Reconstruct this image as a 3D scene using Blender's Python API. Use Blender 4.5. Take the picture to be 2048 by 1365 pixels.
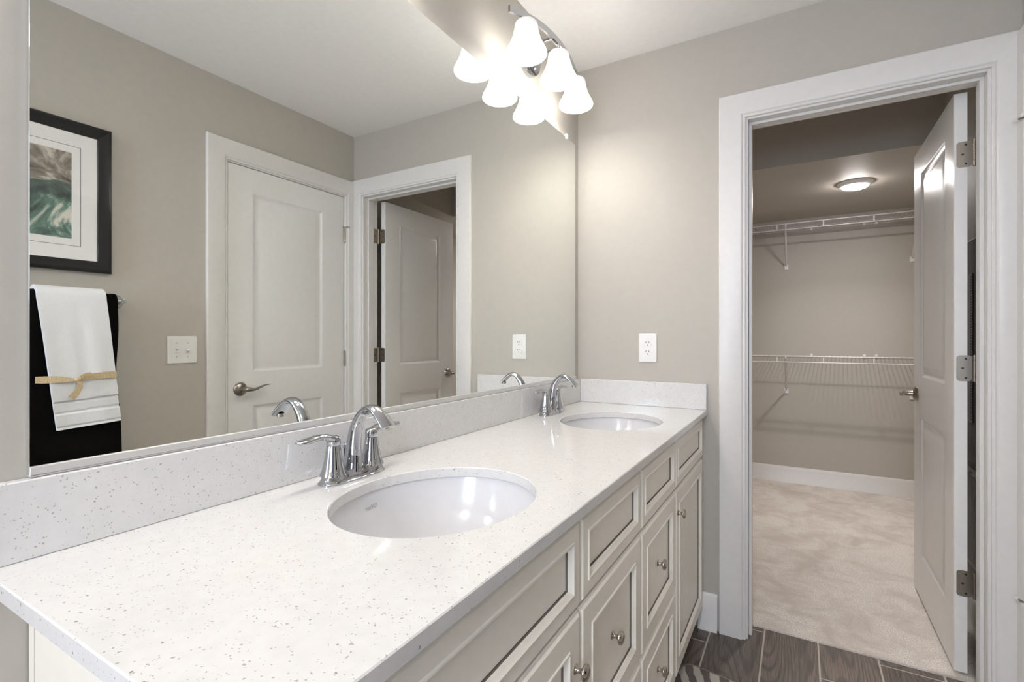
import bpy, bmesh, math, random
from mathutils import Vector, Matrix
from math import sin, cos, pi, radians
random.seed(7)
S = bpy.context.scene
for o in list(bpy.data.objects):
    bpy.data.objects.remove(o)
COL = S.collection

# ------------------------------------------------------------------ camera
cd = bpy.data.cameras.new('camera'); cam = bpy.data.objects.new('camera', cd); COL.objects.link(cam)
cd.sensor_width = 36.0; cd.lens = 989.0 / 2048 * 36; cd.shift_y = -5.5 / 2048
cd.clip_start = 0.02; cd.clip_end = 60
cam.location = (0.89, 0.0, 1.18); cam.rotation_euler = (radians(90), 0, radians(30.2))
S.camera = cam

# ------------------------------------------------------------------ light and exposure
S.view_settings.view_transform = 'Standard'; S.view_settings.look = 'None'
S.view_settings.gamma = 1; S.view_settings.exposure = 2.78
w = bpy.data.worlds.new('world'); S.world = w; w.use_nodes = True
w.node_tree.nodes['Background'].inputs[0].default_value = (0.62, 0.75, 1.0, 1)
w.node_tree.nodes['Background'].inputs[1].default_value = 0.04
BULB_POWER = 0.36         # each of the six vanity bulbs
SHADE_GLOW = 1.6          # the frosted glass itself
FILL_POWER = 3.6      # added fill lamp, unseen behind the camera
LED_POWER = 0.85           # closet disk light
DAY_POWER = 7.6          # daylight through the window behind the camera
def lamp(name, kind, loc, power, color, parent=None, **k):
    l = bpy.data.lights.new(name, kind); l.energy = power; l.color = color
    for a, v in k.items(): setattr(l, a, v)
    o = bpy.data.objects.new(name, l); COL.objects.link(o); o.location = loc
    if parent: o.parent = parent
    return o
day = lamp('window_daylight', 'AREA', (0.95, -1.80, 1.45), DAY_POWER, (0.70, 0.80, 1.0), shape='RECTANGLE', size=0.9, size_y=1.1)
day.rotation_euler = (radians(90), 0, 0)

# ------------------------------------------------------------------ materials
def lin(c):
    return tuple((x / 255 / 12.92 if x / 255 <= 0.04045 else ((x / 255 + 0.055) / 1.055) ** 2.4) for x in c) + (1.0,)
class NT:
    def __init__(s, name):
        s.m = bpy.data.materials.new(name); s.m.use_nodes = True
        s.t = s.m.node_tree; s.b = s.t.nodes['Principled BSDF']; s.out = s.t.nodes['Material Output']
    def n(s, kind, **k):
        nd = s.t.nodes.new(kind)
        for a, v in k.items():
            if a.startswith('i_'):
                key = a[2:]; key = int(key) if key.isdigit() else key.replace('_', ' ')
                nd.inputs[key].default_value = v
            else: setattr(nd, a, v)
        return nd
    def l(s, a, b): s.t.links.new(a, b)
    def ramp(s, fac, stops):
        r = s.n('ShaderNodeValToRGB')
        e = r.color_ramp.elements
        while len(e) < len(stops): e.new(0.5)
        for x, (p, c) in zip(e, stops): x.position = p; x.color = c
        s.l(fac, r.inputs[0]); return r.outputs[0]
    def math(s, op, a, b=None, c=None):
        nd = s.n('ShaderNodeMath', operation=op)
        for i, v in enumerate((a, b, c)):
            if v is None: continue
            if isinstance(v, (int, float)): nd.inputs[i].default_value = v
            else: s.l(v, nd.inputs[i])
        return nd.outputs[0]
    def mix(s, fac, a, b):
        nd = s.n('ShaderNodeMix', data_type='RGBA')
        for i, v in ((0, fac), (6, a), (7, b)):
            if isinstance(v, (int, float, tuple)): nd.inputs[i].default_value = v
            else: s.l(v, nd.inputs[i])
        return nd.outputs[2]
    def obj(s): return s.n('ShaderNodeTexCoord').outputs['Object']
    def bump(s, h, strength, dist=0.001):
        b = s.n('ShaderNodeBump', i_Strength=strength, i_Distance=dist); s.l(h, b.inputs['Height']); s.l(b.outputs[0], s.b.inputs['Normal'])
def plain(name, rgb, rough=0.5, metal=0.0, noise=0.0, nscale=40, bump=0.0, bscale=200, spec=None):
    t = NT(name); c = lin(rgb)
    t.b.inputs['Roughness'].default_value = rough; t.b.inputs['Metallic'].default_value = metal
    if spec is not None: t.b.inputs['Specular IOR Level'].default_value = spec
    nz = t.n('ShaderNodeTexNoise', i_Scale=nscale, i_Detail=3.0); t.l(t.obj(), nz.inputs['Vector'])
    k = max(noise, 0.015)
    t.l(t.ramp(nz.outputs[0], [(0.3, tuple(x * (1 - k) for x in c[:3]) + (1,)), (0.7, tuple(min(1, x * (1 + k)) for x in c[:3]) + (1,))]), t.b.inputs['Base Color'])
    if bump:
        n2 = t.n('ShaderNodeTexNoise', i_Scale=bscale, i_Detail=2.0); t.l(t.obj(), n2.inputs['Vector']); t.bump(n2.outputs[0], bump)
    return t.m
M = {}
M['paint'] = plain('greige_wall_paint', (187, 181, 171), 0.6, bump=0.12, bscale=350)
M['ceiling'] = plain('ceiling_paint', (246, 243, 239), 0.75, bump=0.1)
M['trim'] = plain('white_trim_paint', (226, 223, 219), 0.32)
M['door'] = plain('white_door_paint', (233, 231, 228), 0.30)
M['cabinet'] = plain('antique_white_cabinet', (248, 242, 229), 0.33)
M['glaze'] = plain('cabinet_groove', (120, 112, 102), 0.5)
M['chrome'] = plain('polished_chrome', (188, 189, 192), 0.05, 1.0)
M['nickel'] = plain('satin_nickel', (158, 150, 139), 0.33, 1.0)
M['polnickel'] = plain('polished_nickel', (196, 188, 178), 0.12, 1.0)
M['alu'] = plain('satin_silver_channel', (222, 221, 218), 0.38, 0.55)
M['porcelain'] = plain('white_porcelain', (220, 219, 220), 0.16)
M['plastic'] = plain('white_plastic', (236, 234, 230), 0.3)
M['dark'] = plain('dark_slot', (40, 38, 36), 0.5)
M['blackframe'] = plain('black_lacquer', (15, 13, 12), 0.28)
M['mat'] = plain('white_mat_board', (244, 243, 241), 0.8)
M['wire'] = plain('white_vinyl_wire', (214, 209, 206), 0.35)
M['enclosure'] = plain('grey_enclosure_steel', (110, 110, 112), 0.45)
M['enclosure2'] = plain('pale_grey_steel_strip', (150, 152, 155), 0.4)
M['raffia'] = plain('raffia_ribbon', (200, 178, 140), 0.7, noise=0.25, nscale=300)
M['grout'] = plain('grey_grout', (196, 186, 174), 0.8, noise=0.05)
M['etch'] = plain('grey_etched_mark', (165, 166, 168), 0.4)

def towel_mat(name, rgb, sc=900):
    t = NT(name); t.b.inputs['Roughness'].default_value = 0.95
    t.b.inputs['Specular IOR Level'].default_value = 0.1
    nz = t.n('ShaderNodeTexNoise', i_Scale=sc, i_Detail=4.0); t.l(t.obj(), nz.inputs['Vector'])
    c = lin(rgb)
    t.l(t.ramp(nz.outputs[0], [(0.25, tuple(x * 0.8 for x in c[:3]) + (1,)), (0.7, c)]), t.b.inputs['Base Color'])
    t.bump(nz.outputs[0], 0.6, 0.003); return t.m
M['whitetowel'] = towel_mat('white_terry', (249, 249, 250))
M['blacktowel'] = towel_mat('black_terry', (13, 11, 10)); 

t = NT('mirror_silver'); t.b.inputs['Metallic'].default_value = 1; t.b.inputs['Roughness'].default_value = 0.0
nz = t.n('ShaderNodeTexNoise', i_Scale=2.0); t.l(t.obj(), nz.inputs['Vector'])
t.l(t.ramp(nz.outputs[0], [(0.0, (0.925, 0.94, 0.912, 1)), (1.0, (0.93, 0.945, 0.917, 1))]), t.b.inputs['Base Color']); M['mirror'] = t.m

t = NT('frosted_glass_shade'); t.b.inputs['Roughness'].default_value = 0.35
t.b.inputs['Base Color'].default_value = (0.72, 0.70, 0.66, 1)
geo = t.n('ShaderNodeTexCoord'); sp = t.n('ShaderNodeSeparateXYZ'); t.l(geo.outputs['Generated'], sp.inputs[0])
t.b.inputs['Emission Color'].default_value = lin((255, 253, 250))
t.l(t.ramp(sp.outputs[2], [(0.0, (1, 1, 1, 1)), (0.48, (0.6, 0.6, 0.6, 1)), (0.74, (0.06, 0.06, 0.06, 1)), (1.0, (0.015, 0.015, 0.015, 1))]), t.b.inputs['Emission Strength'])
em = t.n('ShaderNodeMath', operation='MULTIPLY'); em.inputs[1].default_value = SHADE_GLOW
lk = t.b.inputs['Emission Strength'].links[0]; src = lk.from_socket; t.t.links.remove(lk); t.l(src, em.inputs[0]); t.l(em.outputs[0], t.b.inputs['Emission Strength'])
M['shade'] = t.m
t = NT('led_diffuser'); t.b.inputs['Emission Color'].default_value = lin((255, 249, 246)); t.b.inputs['Emission Strength'].default_value = 22.0; M['led'] = t.m
t = NT('fill_dome_glow'); t.b.inputs['Emission Color'].default_value = lin((255, 250, 244)); t.b.inputs['Emission Strength'].default_value = 2.0; M['filldome'] = t.m  # glowing dome of the added fill light
t = NT('clear_glass'); t.t.nodes.remove(t.b)
tr = t.n('ShaderNodeBsdfTransparent'); gl = t.n('ShaderNodeBsdfGlossy', i_Roughness=0.0); fr = t.n('ShaderNodeLayerWeight', i_Blend=0.5); mx = t.n('ShaderNodeMixShader')
t.l(t.math('MULTIPLY_ADD', t.math('POWER', fr.outputs['Facing'], 5.0), 0.9, 0.035), mx.inputs[0]); t.l(tr.outputs[0], mx.inputs[1]); t.l(gl.outputs[0], mx.inputs[2]); t.l(mx.outputs[0], t.out.inputs[0]); M['glass'] = t.m

# speckled quartz
t = NT('speckled_quartz'); t.b.inputs['Roughness'].default_value = 0.09
co = t.obj(); base = lin((236, 233, 228)); cur = base
nz = t.n('ShaderNodeTexNoise', i_Scale=60.0, i_Detail=4.0); t.l(co, nz.inputs['Vector'])
cur = t.ramp(nz.outputs[0], [(0.3, lin((217, 215, 212))), (0.7, lin((222, 220, 217)))])
dn = t.n('ShaderNodeTexNoise', i_Scale=260.0, i_Detail=2.0); t.l(co, dn.inputs['Vector'])
ad = t.n('ShaderNodeVectorMath', operation='MULTIPLY_ADD'); t.l(dn.outputs['Color'], ad.inputs[0]); ad.inputs[1].default_value = (0.004,) * 3; t.l(co, ad.inputs[2])
for sc, keep, size, col in ((130.0, 0.72, 0.24, (152, 145, 138)), (170.0, 0.66, 0.30, (174, 169, 164)), (300.0, 0.62, 0.34, (172, 168, 164)), (75.0, 0.84, 0.17, (126, 117, 109))):
    v = t.n('ShaderNodeTexVoronoi', i_Scale=sc); t.l(ad.outputs[0], v.inputs['Vector'])
    s3 = t.n('ShaderNodeSeparateXYZ'); t.l(v.outputs['Color'], s3.inputs[0])
    r = t.math('MULTIPLY', t.math('MAXIMUM', t.math('SUBTRACT', s3.outputs[0], keep), 0.0), size / (1 - keep))
    mask = t.math('MULTIPLY', t.math('SUBTRACT', r, v.outputs['Distance']), 14.0)
    nd = t.n('ShaderNodeClamp'); t.l(mask, nd.inputs[0])
    cur = t.mix(nd.outputs[0], cur, lin(col))
t.l(cur, t.b.inputs['Base Color']); M['quartz'] = t.m

# wood look plank tile
t = NT('wood_look_plank'); co = t.obj(); t.b.inputs['Roughness'].default_value = 0.42
gi = t.n('ShaderNodeNewGeometry'); rnd = gi.outputs['Random Per Island']
mp = t.n('ShaderNodeMapping'); t.l(co, mp.inputs['Vector']); mp.inputs['Scale'].default_value = (1, 0.16, 1)
cx = t.n('ShaderNodeCombineXYZ'); t.l(t.math('MULTIPLY', rnd, 9.0), cx.inputs[0]); t.l(t.math('MULTIPLY', rnd, 5.0), cx.inputs[1]); t.l(cx.outputs[0], mp.inputs['Location'])
wv = t.n('ShaderNodeTexNoise', i_Scale=5.5, i_Detail=1.0, i_Distortion=0.4); t.l(mp.outputs[0], wv.inputs['Vector'])
rings = t.math('SINE', t.math('MULTIPLY', wv.outputs[0], 170.0))
mp2 = t.n('ShaderNodeMapping'); t.l(co, mp2.inputs['Vector']); mp2.inputs['Scale'].default_value = (1, 0.03, 1)
fg = t.n('ShaderNodeTexNoise', i_Scale=330.0, i_Detail=4.0); t.l(mp2.outputs[0], fg.inputs['Vector'])
c1 = t.ramp(fg.outputs[0], [(0.3, lin((88, 78, 70))), (0.7, lin((136, 123, 112)))])
c2 = t.mix(t.math('MULTIPLY', t.math('MAXIMUM', rings, 0.0), 0.5), c1, lin((58, 56, 50)))
hv = t.n('ShaderNodeHueSaturation'); t.l(c2, hv.inputs['Color']); t.l(t.math('ADD', t.math('MULTIPLY', rnd, 0.35), 0.82), hv.inputs['Value'])
t.l(hv.outputs[0], t.b.inputs['Base Color']); t.bump(fg.outputs[0], 0.12); M['plank'] = t.m

# cut pile carpet
t = NT('beige_cut_pile'); co = t.obj(); t.b.inputs['Roughness'].default_value = 1.0; t.b.inputs['Sheen Weight'].default_value = 0.2
n1 = t.n('ShaderNodeTexNoise', i_Scale=5.0, i_Detail=6.0, i_Roughness=0.68, i_Distortion=0.5); t.l(co, n1.inputs['Vector'])
n2 = t.n('ShaderNodeTexNoise', i_Scale=240.0, i_Detail=3.0); t.l(co, n2.inputs['Vector'])
ca = t.ramp(n1.outputs[0], [(0.38, lin((212, 201, 190))), (0.58, lin((250, 243, 235)))])
cb = t.mix(t.ramp(n2.outputs[0], [(0.38, (0, 0, 0, 1)), (0.58, (1, 1, 1, 1))]), lin((206, 194, 182)), ca)
t.l(cb, t.b.inputs['Base Color']); t.bump(n2.outputs[0], 0.5, 0.006); M['carpet'] = t.m

# striped bath rug
t = NT('striped_rug_pile'); co = t.obj(); t.b.inputs['Roughness'].default_value = 1.0
n1 = t.n('ShaderNodeTexNoise', i_Scale=9.0, i_Detail=2.0); t.l(co, n1.inputs['Vector'])
sp = t.n('ShaderNodeSeparateXYZ'); t.l(co, sp.inputs[0])
ph = t.math('ADD', t.math('ADD', t.math('MULTIPLY', sp.outputs[0], 105.0), t.math('MULTIPLY', sp.outputs[1], 62.0)), t.math('MULTIPLY', n1.outputs[0], 7.0))
n2 = t.n('ShaderNodeTexNoise', i_Scale=500.0, i_Detail=2.0); t.l(co, n2.inputs['Vector'])
ph = t.math('ADD', ph, t.math('MULTIPLY', n2.outputs[0], 1.2))
c = t.ramp(t.math('ADD', t.math('MULTIPLY', t.math('SINE', ph), 0.5), 0.5), [(0.47, lin((122, 112, 108))), (0.53, lin((222, 214, 200)))])
c = t.mix(t.math('MULTIPLY', n2.outputs[0], 0.35), c, lin((90, 82, 76)))
t.l(c, t.b.inputs['Base Color']); t.bump(n2.outputs[0], 0.8, 0.005); M['rug'] = t.m
M['rugedge'] = plain('grey_rug_binding', (150, 140, 132), 0.95, noise=0.2, nscale=500, bump=0.8, bscale=400)

# abstract green and grey print
t = NT('abstract_ink_print'); co = t.obj(); t.b.inputs['Roughness'].default_value = 0.35
n1 = t.n('ShaderNodeTexNoise', i_Scale=7.0, i_Detail=7.0, i_Roughness=0.62, i_Distortion=1.6); t.l(co, n1.inputs['Vector'])
sp = t.n('ShaderNodeSeparateXYZ'); t.l(co, sp.inputs[0])
n0 = t.n('ShaderNodeTexNoise', i_Scale=6.0, i_Detail=3.0); t.l(co, n0.inputs['Vector'])
lo = t.ramp(n1.outputs[0], [(0.34, lin((38, 44, 40))), (0.46, lin((76, 104, 94))), (0.54, lin((112, 146, 132))), (0.63, lin((222, 218, 206)))])
hi = t.ramp(n1.outputs[0], [(0.36, lin((70, 64, 58))), (0.50, lin((140, 130, 118))), (0.62, lin((206, 200, 186)))])
mid = t.ramp(n1.outputs[0], [(0.40, lin((48, 62, 58))), (0.65, lin((84, 112, 104)))])
zz = t.math('ADD', sp.outputs[2], t.math('MULTIPLY', t.math('SUBTRACT', n0.outputs[0], 0.5), 0.14))
def step(a, b): return t.n('ShaderNodeMapRange', interpolation_type='SMOOTHSTEP', i_1=a, i_2=b)
s1 = step(0.235, 0.262); t.l(zz, s1.inputs[0]); s2 = step(0.308, 0.313); t.l(zz, s2.inputs[0])
c = t.mix(s1.outputs[0], lo, mid); c = t.mix(s2.outputs[0], c, hi)
t.l(c, t.b.inputs['Base Color']); M['print'] = t.m

# ------------------------------------------------------------------ mesh builder
class MB:
    def __init__(s): s.v = []; s.f = []; s.mi = []; s.cur = 0
    def add(s, vs, fs):
        b = len(s.v); s.v += [Vector(p) for p in vs]
        for f in fs: s.f.append([b + i for i in f]); s.mi.append(s.cur)
        return s
    def box(s, x0, x1, y0, y1, z0, z1):
        return s.add([(x0, y0, z0), (x1, y0, z0), (x1, y1, z0), (x0, y1, z0), (x0, y0, z1), (x1, y0, z1), (x1, y1, z1), (x0, y1, z1)],
                     [(0, 3, 2, 1), (4, 5, 6, 7), (0, 1, 5, 4), (1, 2, 6, 5), (2, 3, 7, 6), (3, 0, 4, 7)])
    def loft(s, rings, cap0=True, cap1=True, closed=True, loop=False):
        n = len(rings[0]); vs = [p for r in rings for p in r]; fs = []
        m = len(rings)
        for i in range(m if loop else m - 1):
            j = (i + 1) % m
            for k in range(n if closed else n - 1):
                k2 = (k + 1) % n
                fs.append((i * n + k, i * n + k2, j * n + k2, j * n + k))
        if cap0 and not loop: fs.append(tuple(range(n))[::-1])
        if cap1 and not loop: fs.append(tuple((m - 1) * n + k for k in range(n)))
        return s.add(vs, fs)
    def lathe(s, prof, c=(0, 0, 0), axis='z', n=32, cap0=False, cap1=False, sx=1, sy=1):
        rings = []
        for r, h in prof:
            ring = []
            for k in range(n):
                a = 2 * pi * k / n; p, q = r * cos(a) * sx, r * sin(a) * sy
                ring.append({'z': (p, q, h), 'x': (h, p, q), 'y': (p, h, q), '-x': (-h, p, q), '-y': (p, -h, q)}[axis])
            rings.append([Vector(c) + Vector(p) for p in ring])
        return s.loft(rings, cap0, cap1)
    def sweep(s, path, secs, up=(0, 1, 0), n=20, cap=True):
        """path of points, secs of (half along up, half along binormal); elliptical section"""
        up = Vector(up); P = [Vector(p) for p in path]; rings = []
        for i, p in enumerate(P):
            d = (P[min(i + 1, len(P) - 1)] - P[max(i - 1, 0)]).normalized()
            u = (up - d * up.dot(d)).normalized(); b = d.cross(u)
            a1, a2 = secs[i]
            rings.append([p + u * a1 * cos(2 * pi * k / n) + b * a2 * sin(2 * pi * k / n) for k in range(n)])
        return s.loft(rings, cap, cap)
    def tube(s, path, r, n=8, up=None):
        P = [Vector(p) for p in path]; d = (P[-1] - P[0]).normalized()
        if up is None: up = (0, 0, 1) if abs(d.z) < 0.9 else (1, 0, 0)
        return s.sweep(P, [(r, r)] * len(P), up, n)
    def rbox(s, c, u, v, nrm, hw, hh, d, r=0.004, seg=4, cham=0.0):
        """rounded rectangle plate: centre of back face c, axes u v, thickness d along nrm"""
        c, u, v, nrm = map(Vector, (c, u, v, nrm))
        def ring(ins, h):
            pts = []; rr = max(r - ins, 0.0003)
            for qx, qy, a0 in ((1, 1, 0), (-1, 1, pi / 2), (-1, -1, pi), (1, -1, 3 * pi / 2)):
                for k in range(seg + 1):
                    a = a0 + pi / 2 * k / seg
                    pts.append(c + u * (qx * (hw - ins - rr) + rr * cos(a)) + v * (qy * (hh - ins - rr) + rr * sin(a)) + nrm * h)
            return pts
        rings = [ring(0, 0), ring(0, d - cham)] + ([ring(cham, d)] if cham else [])
        return s.loft(rings)
    def prism(s, pts2, axis, a, b):
        def P(p, h): return {'x': (h, p[0], p[1]), 'y': (p[0], h, p[1]), 'z': (p[0], p[1], h)}[axis]
        return s.loft([[Vector(P(p, a)) for p in pts2], [Vector(P(p, b)) for p in pts2]])

def finish(o, sharp=35):
    me = o.data; bm = bmesh.new(); bm.from_mesh(me)
    bmesh.ops.remove_doubles(bm, verts=bm.verts, dist=1e-6)
    bmesh.ops.recalc_face_normals(bm, faces=bm.faces)
    bm.to_mesh(me); bm.free()
    for p in me.polygons: p.use_smooth = True
    me.set_sharp_from_angle(angle=radians(sharp))
def obj(name, mb, mat, parent=None, sharp=35, bevel=0.0, origin=None):
    """one mesh object; vertices are given in the parent's space (or world space at top level)"""
    me = bpy.data.meshes.new(name); vs = [Vector(p) for p in mb.v]
    loc = Vector((0, 0, 0))
    if parent is None:
        if origin is None:
            lo = [min(p[i] for p in vs) for i in range(3)]; hi = [max(p[i] for p in vs) for i in range(3)]
            origin = ((lo[0] + hi[0]) / 2, (lo[1] + hi[1]) / 2, lo[2])
        loc = Vector(origin)
    me.from_pydata([tuple(p - loc) for p in vs], [], mb.f)
    mats = mat if isinstance(mat, (list, tuple)) else [mat]
    for m in mats: me.materials.append(M[m] if isinstance(m, str) else m)
    for p, i in zip(me.polygons, mb.mi): p.material_index = i
    o = bpy.data.objects.new(name, me); COL.objects.link(o); o.location = loc
    if parent: o.parent = parent
    finish(o, sharp)
    if bevel:
        b = o.modifiers.new('bevel', 'BEVEL'); b.width = bevel; b.segments = 2; b.limit_method = 'ANGLE'; b.angle_limit = radians(40); b.harden_normals = False
    return o
def tag(o, label=None, cat=None, group=None, kind=None):
    if label: o['label'] = label
    if cat: o['category'] = cat
    if group: o['group'] = group
    if kind: o['kind'] = kind
    return o
def thing(name, loc, label, cat, group=None):
    o = bpy.data.objects.new(name, None); COL.objects.link(o); o.location = loc; o.empty_display_size = 0.05
    return tag(o, label, cat, group)
def struct(name, mb, mat, label=None, **k):
    return tag(obj(name, mb, mat, **k), label, None, None, 'structure')
def copy_tree(o, parent=None):
    c = o.copy(); COL.objects.link(c)
    if parent: c.parent = parent
    for ch in list(o.children): copy_tree(ch, c)
    return c

# ------------------------------------------------------------------ the room
W, Y1, H, YB = 1.491, 2.138, 2.415, -1.7      # right wall, far wall, ceiling height, back wall
T = 0.115
b = MB().box(-0.12, 0, YB, Y1 + T, 0, H); struct('wall_left', b, 'paint')
JL, JR, JH = 0.715, 1.4105, 2.037             # closet doorway, clear opening
b = MB().box(0, JL - 0.017, Y1, Y1 + T, 0, H).box(JR + 0.017, 2.0, Y1, Y1 + T, 0, H).box(JL - 0.017, JR + 0.017, Y1, Y1 + T, JH + 0.017, H)
struct('wall_far', b, 'paint')
EL, ER, EH = 1.362, 2.0625, 2.03              # entry doorway on the right wall
b = MB().box(W, W + T, -0.30, EL - 0.017, 0, H).box(W, W + T, YB, -1.45, 0, H).box(W, W + T, -1.45, -0.30, 2.1, H).box(W, W + T, ER + 0.017, Y1, 0, H).box(W, W + T, EL - 0.017, ER + 0.017, EH + 0.017, H)  # opening beside the camera is made up, to darken reflections in the chrome
struct('wall_right', b, 'paint')
wx0, wx1, wz0, wz1 = 0.5, 1.4, 0.9, 2.0
b = MB().box(-0.12, wx0, YB - T, YB, 0, H).box(wx1, W + T, YB - T, YB, 0, H).box(wx0, wx1, YB - T, YB, 0, wz0).box(wx0, wx1, YB - T, YB, wz1, H)
struct('wall_back', b, 'paint')
b = MB()
for x0, x1, z0, z1 in ((wx0, wx0 + .05, wz0, wz1), (wx1 - .05, wx1, wz0, wz1), (wx0 + .05, wx1 - .05, wz0, wz0 + .05), (wx0 + .05, wx1 - .05, wz1 - .05, wz1), (wx0 + .05, wx1 - .05, 1.43, 1.47)):
    b.box(x0, x1, YB - 0.08, YB - 0.03, z0, z1)
win = struct('window_1', b, 'trim')
ob = obj('pane', MB().box(wx0 + .05, wx1 - .05, YB - 0.058, YB - 0.052, wz0 + .05, wz1 - .05), 'glass'); mw = ob.matrix_world.copy(); ob.parent = win; ob.location = Vector(ob.location) - win.location
struct('ceiling', MB().box(-0.12, W + T, YB - T, Y1 + T, H, H + 0.08), 'ceiling')

# wood-look planks over a grout bed
YF = 2.248
b = MB().box(0, W, YB, YF, -0.06, -0.0005); b.cur = 1
xs = [0.0, 0.205, 0.392, 0.5785, 0.768, 0.951, 1.139, 1.325, 1.491]
joint = [2.10, 2.16, 2.037, 2.222, 1.62, 2.021, 2.213, 1.9]
g = 0.0030
for i in range(len(xs) - 1):
    y = joint[i]; cuts = [YF]
    if y < YF - 0.02: cuts.append(y)
    while cuts[-1] > YB: cuts.append(cuts[-1] - 0.61 if len(cuts) > 1 else cuts[-1] - 0.3)
    for a, c in zip(cuts, cuts[1:]):
        y1 = a - (g if a < YF else 0); y0 = max(c, YB) + g
        if y1 - y0 > 0.01: b.box(xs[i] + g, xs[i + 1] - g, y0, y1, -0.004, 0.0)
struct('floor', b, ['grout', 'plank'], origin=(0, 0, 0))

# walk-in closet
YC = 4.62
struct('floor_closet', MB().box(0.1, 2.0, YF, YC, -0.06, 0.007), 'carpet', 'beige carpet of the walk-in closet')
struct('wall_closet_back', MB().box(0.0, 2.1, YC, YC + 0.1, 0, H), 'paint')
struct('wall_closet_left', MB().box(0.0, 0.1, Y1 + T, YC, 0, H), 'paint')
struct('wall_closet_right', MB().box(1.500, 2.0, Y1 + T, 3.15, 0, H).box(2.0, 2.1, Y1, YC, 0, H), 'paint')
struct('ceiling_closet', MB().box(0.0, 2.1, Y1 + T, YC + 0.1, H, H + 0.08), 'ceiling')
struct('ceiling_soffit', MB().box(0.1, 2.0, 3.15, YC, 2.143, H), 'paint', 'dropped soffit over the closet shelves')

# baseboards: profile (out, up)
def baseboard(name, p0, p1, out, h=0.14):
    p0, p1, out = Vector(p0), Vector(p1), Vector(out); b = MB()
    prof = [(0, 0), (0.022, 0), (0.022, 0.006), (0.0145, 0.018), (0.0135, h - 0.022), (0.0105, h - 0.012), (0.0095, h - 0.006), (0.005, h), (0, h)]
    b.loft([[p + out * a + Vector((0, 0, z)) for a, z in prof] for p in (p0, p1)])
    return struct(name, b, 'trim')
baseboard('baseboard_far', (0.531, Y1, 0), (0.6045, Y1, 0), (0, -1, 0), 0.148)
baseboard('baseboard_closet_back', (0.1, YC, 0.0), (2.0, YC, 0.0), (0, -1, 0), 0.135)
baseboard('baseboard_closet_right', (1.500, 3.14, 0.0), (1.500, Y1 + T + 0.02, 0.0), (-1, 0, 0), 0.135)
baseboard('baseboard_closet_left', (0.1, Y1 + T, 0.0), (0.1, YC - 0.023, 0.0), (1, 0, 0), 0.135)
baseboard('baseboard_right', (W, EL - 0.105, 0), (W, -0.29, 0), (-1, 0, 0))
baseboard('baseboard_left', (0, YB, 0), (0, 0.24, 0), (1, 0, 0))

# door casings and jambs.  U axis runs along the wall, N points into the room
CAS = [(0, 0), (0, 0.008), (0.003, 0.0105), (0.008, 0.0105), (0.010, 0.0085), (0.013, 0.0125), (0.018, 0.016), (0.093, 0.016), (0.0965, 0.0125), (0.0965, 0)]
def casing(b, P, a0, a1, top, clip0=-9, clip1=9):
    for prof in (CAS,):
        rings = []
        for k in range(4):
            ring = []
            for s_, t_ in prof:
                u = (a0 - s_) if k < 2 else (a1 + s_)
                z = 0.0 if k in (0, 3) else top + s_
                ring.append(P(min(max(u, clip0), clip1), t_, z))
            rings.append(ring)
        b.loft(rings)
# closet doorway
b = MB()
casing(b, lambda u, n, z: Vector((u, Y1 - n, z)), JL - 0.008, JR + 0.008, JH + 0.008, clip1=W - 0.0005)
struct('trim_1', b, 'trim', 'white casing around the closet doorway')
def jambs(b, P, a0, a1, top, d, st0, st1):
    th = 0.0165
    def bx(u0, u1, n0, n1, z0, z1):
        c = [P(u, n, z) for u in (u0, u1) for n in (n0, n1) for z in (z0, z1)]
        lo = [min(p[i] for p in c) for i in range(3)]; hi = [max(p[i] for p in c) for i in range(3)]
        b.box(lo[0], hi[0], lo[1], hi[1], lo[2], hi[2])
    bx(a0 - th, a0, 0, -d, 0, top + th); bx(a1, a1 + th, 0, -d, 0, top + th); bx(a0, a1, 0, -d, top, top + th)
    s = 0.011
    bx(a0, a0 + s, -st0, -st1, 0, top - s); bx(a1 - s, a1, -st0, -st1, 0, top - s); bx(a0, a1, -st0, -st1, top - s, top)
b = MB(); jambs(b, lambda u, n, z: Vector((u, Y1 - n, z)), JL, JR, JH, T, 0.034, 0.074)
struct('trim_2', b, 'trim', 'white jamb and stop of the closet doorway', bevel=0.0015)
b = MB(); casing(b, lambda u, n, z: Vector((W - n, u, z)), EL - 0.006, ER + 0.006, EH + 0.006, clip1=Y1 - 0.0165)
struct('trim_3', b, 'trim', 'white casing around the entry door')
b = MB(); jambs(b, lambda u, n, z: Vector((W - n, u, z)), EL, ER, EH, T, 0.042, 0.08)
struct('trim_4', b, 'trim', 'white jamb of the entry door')

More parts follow.
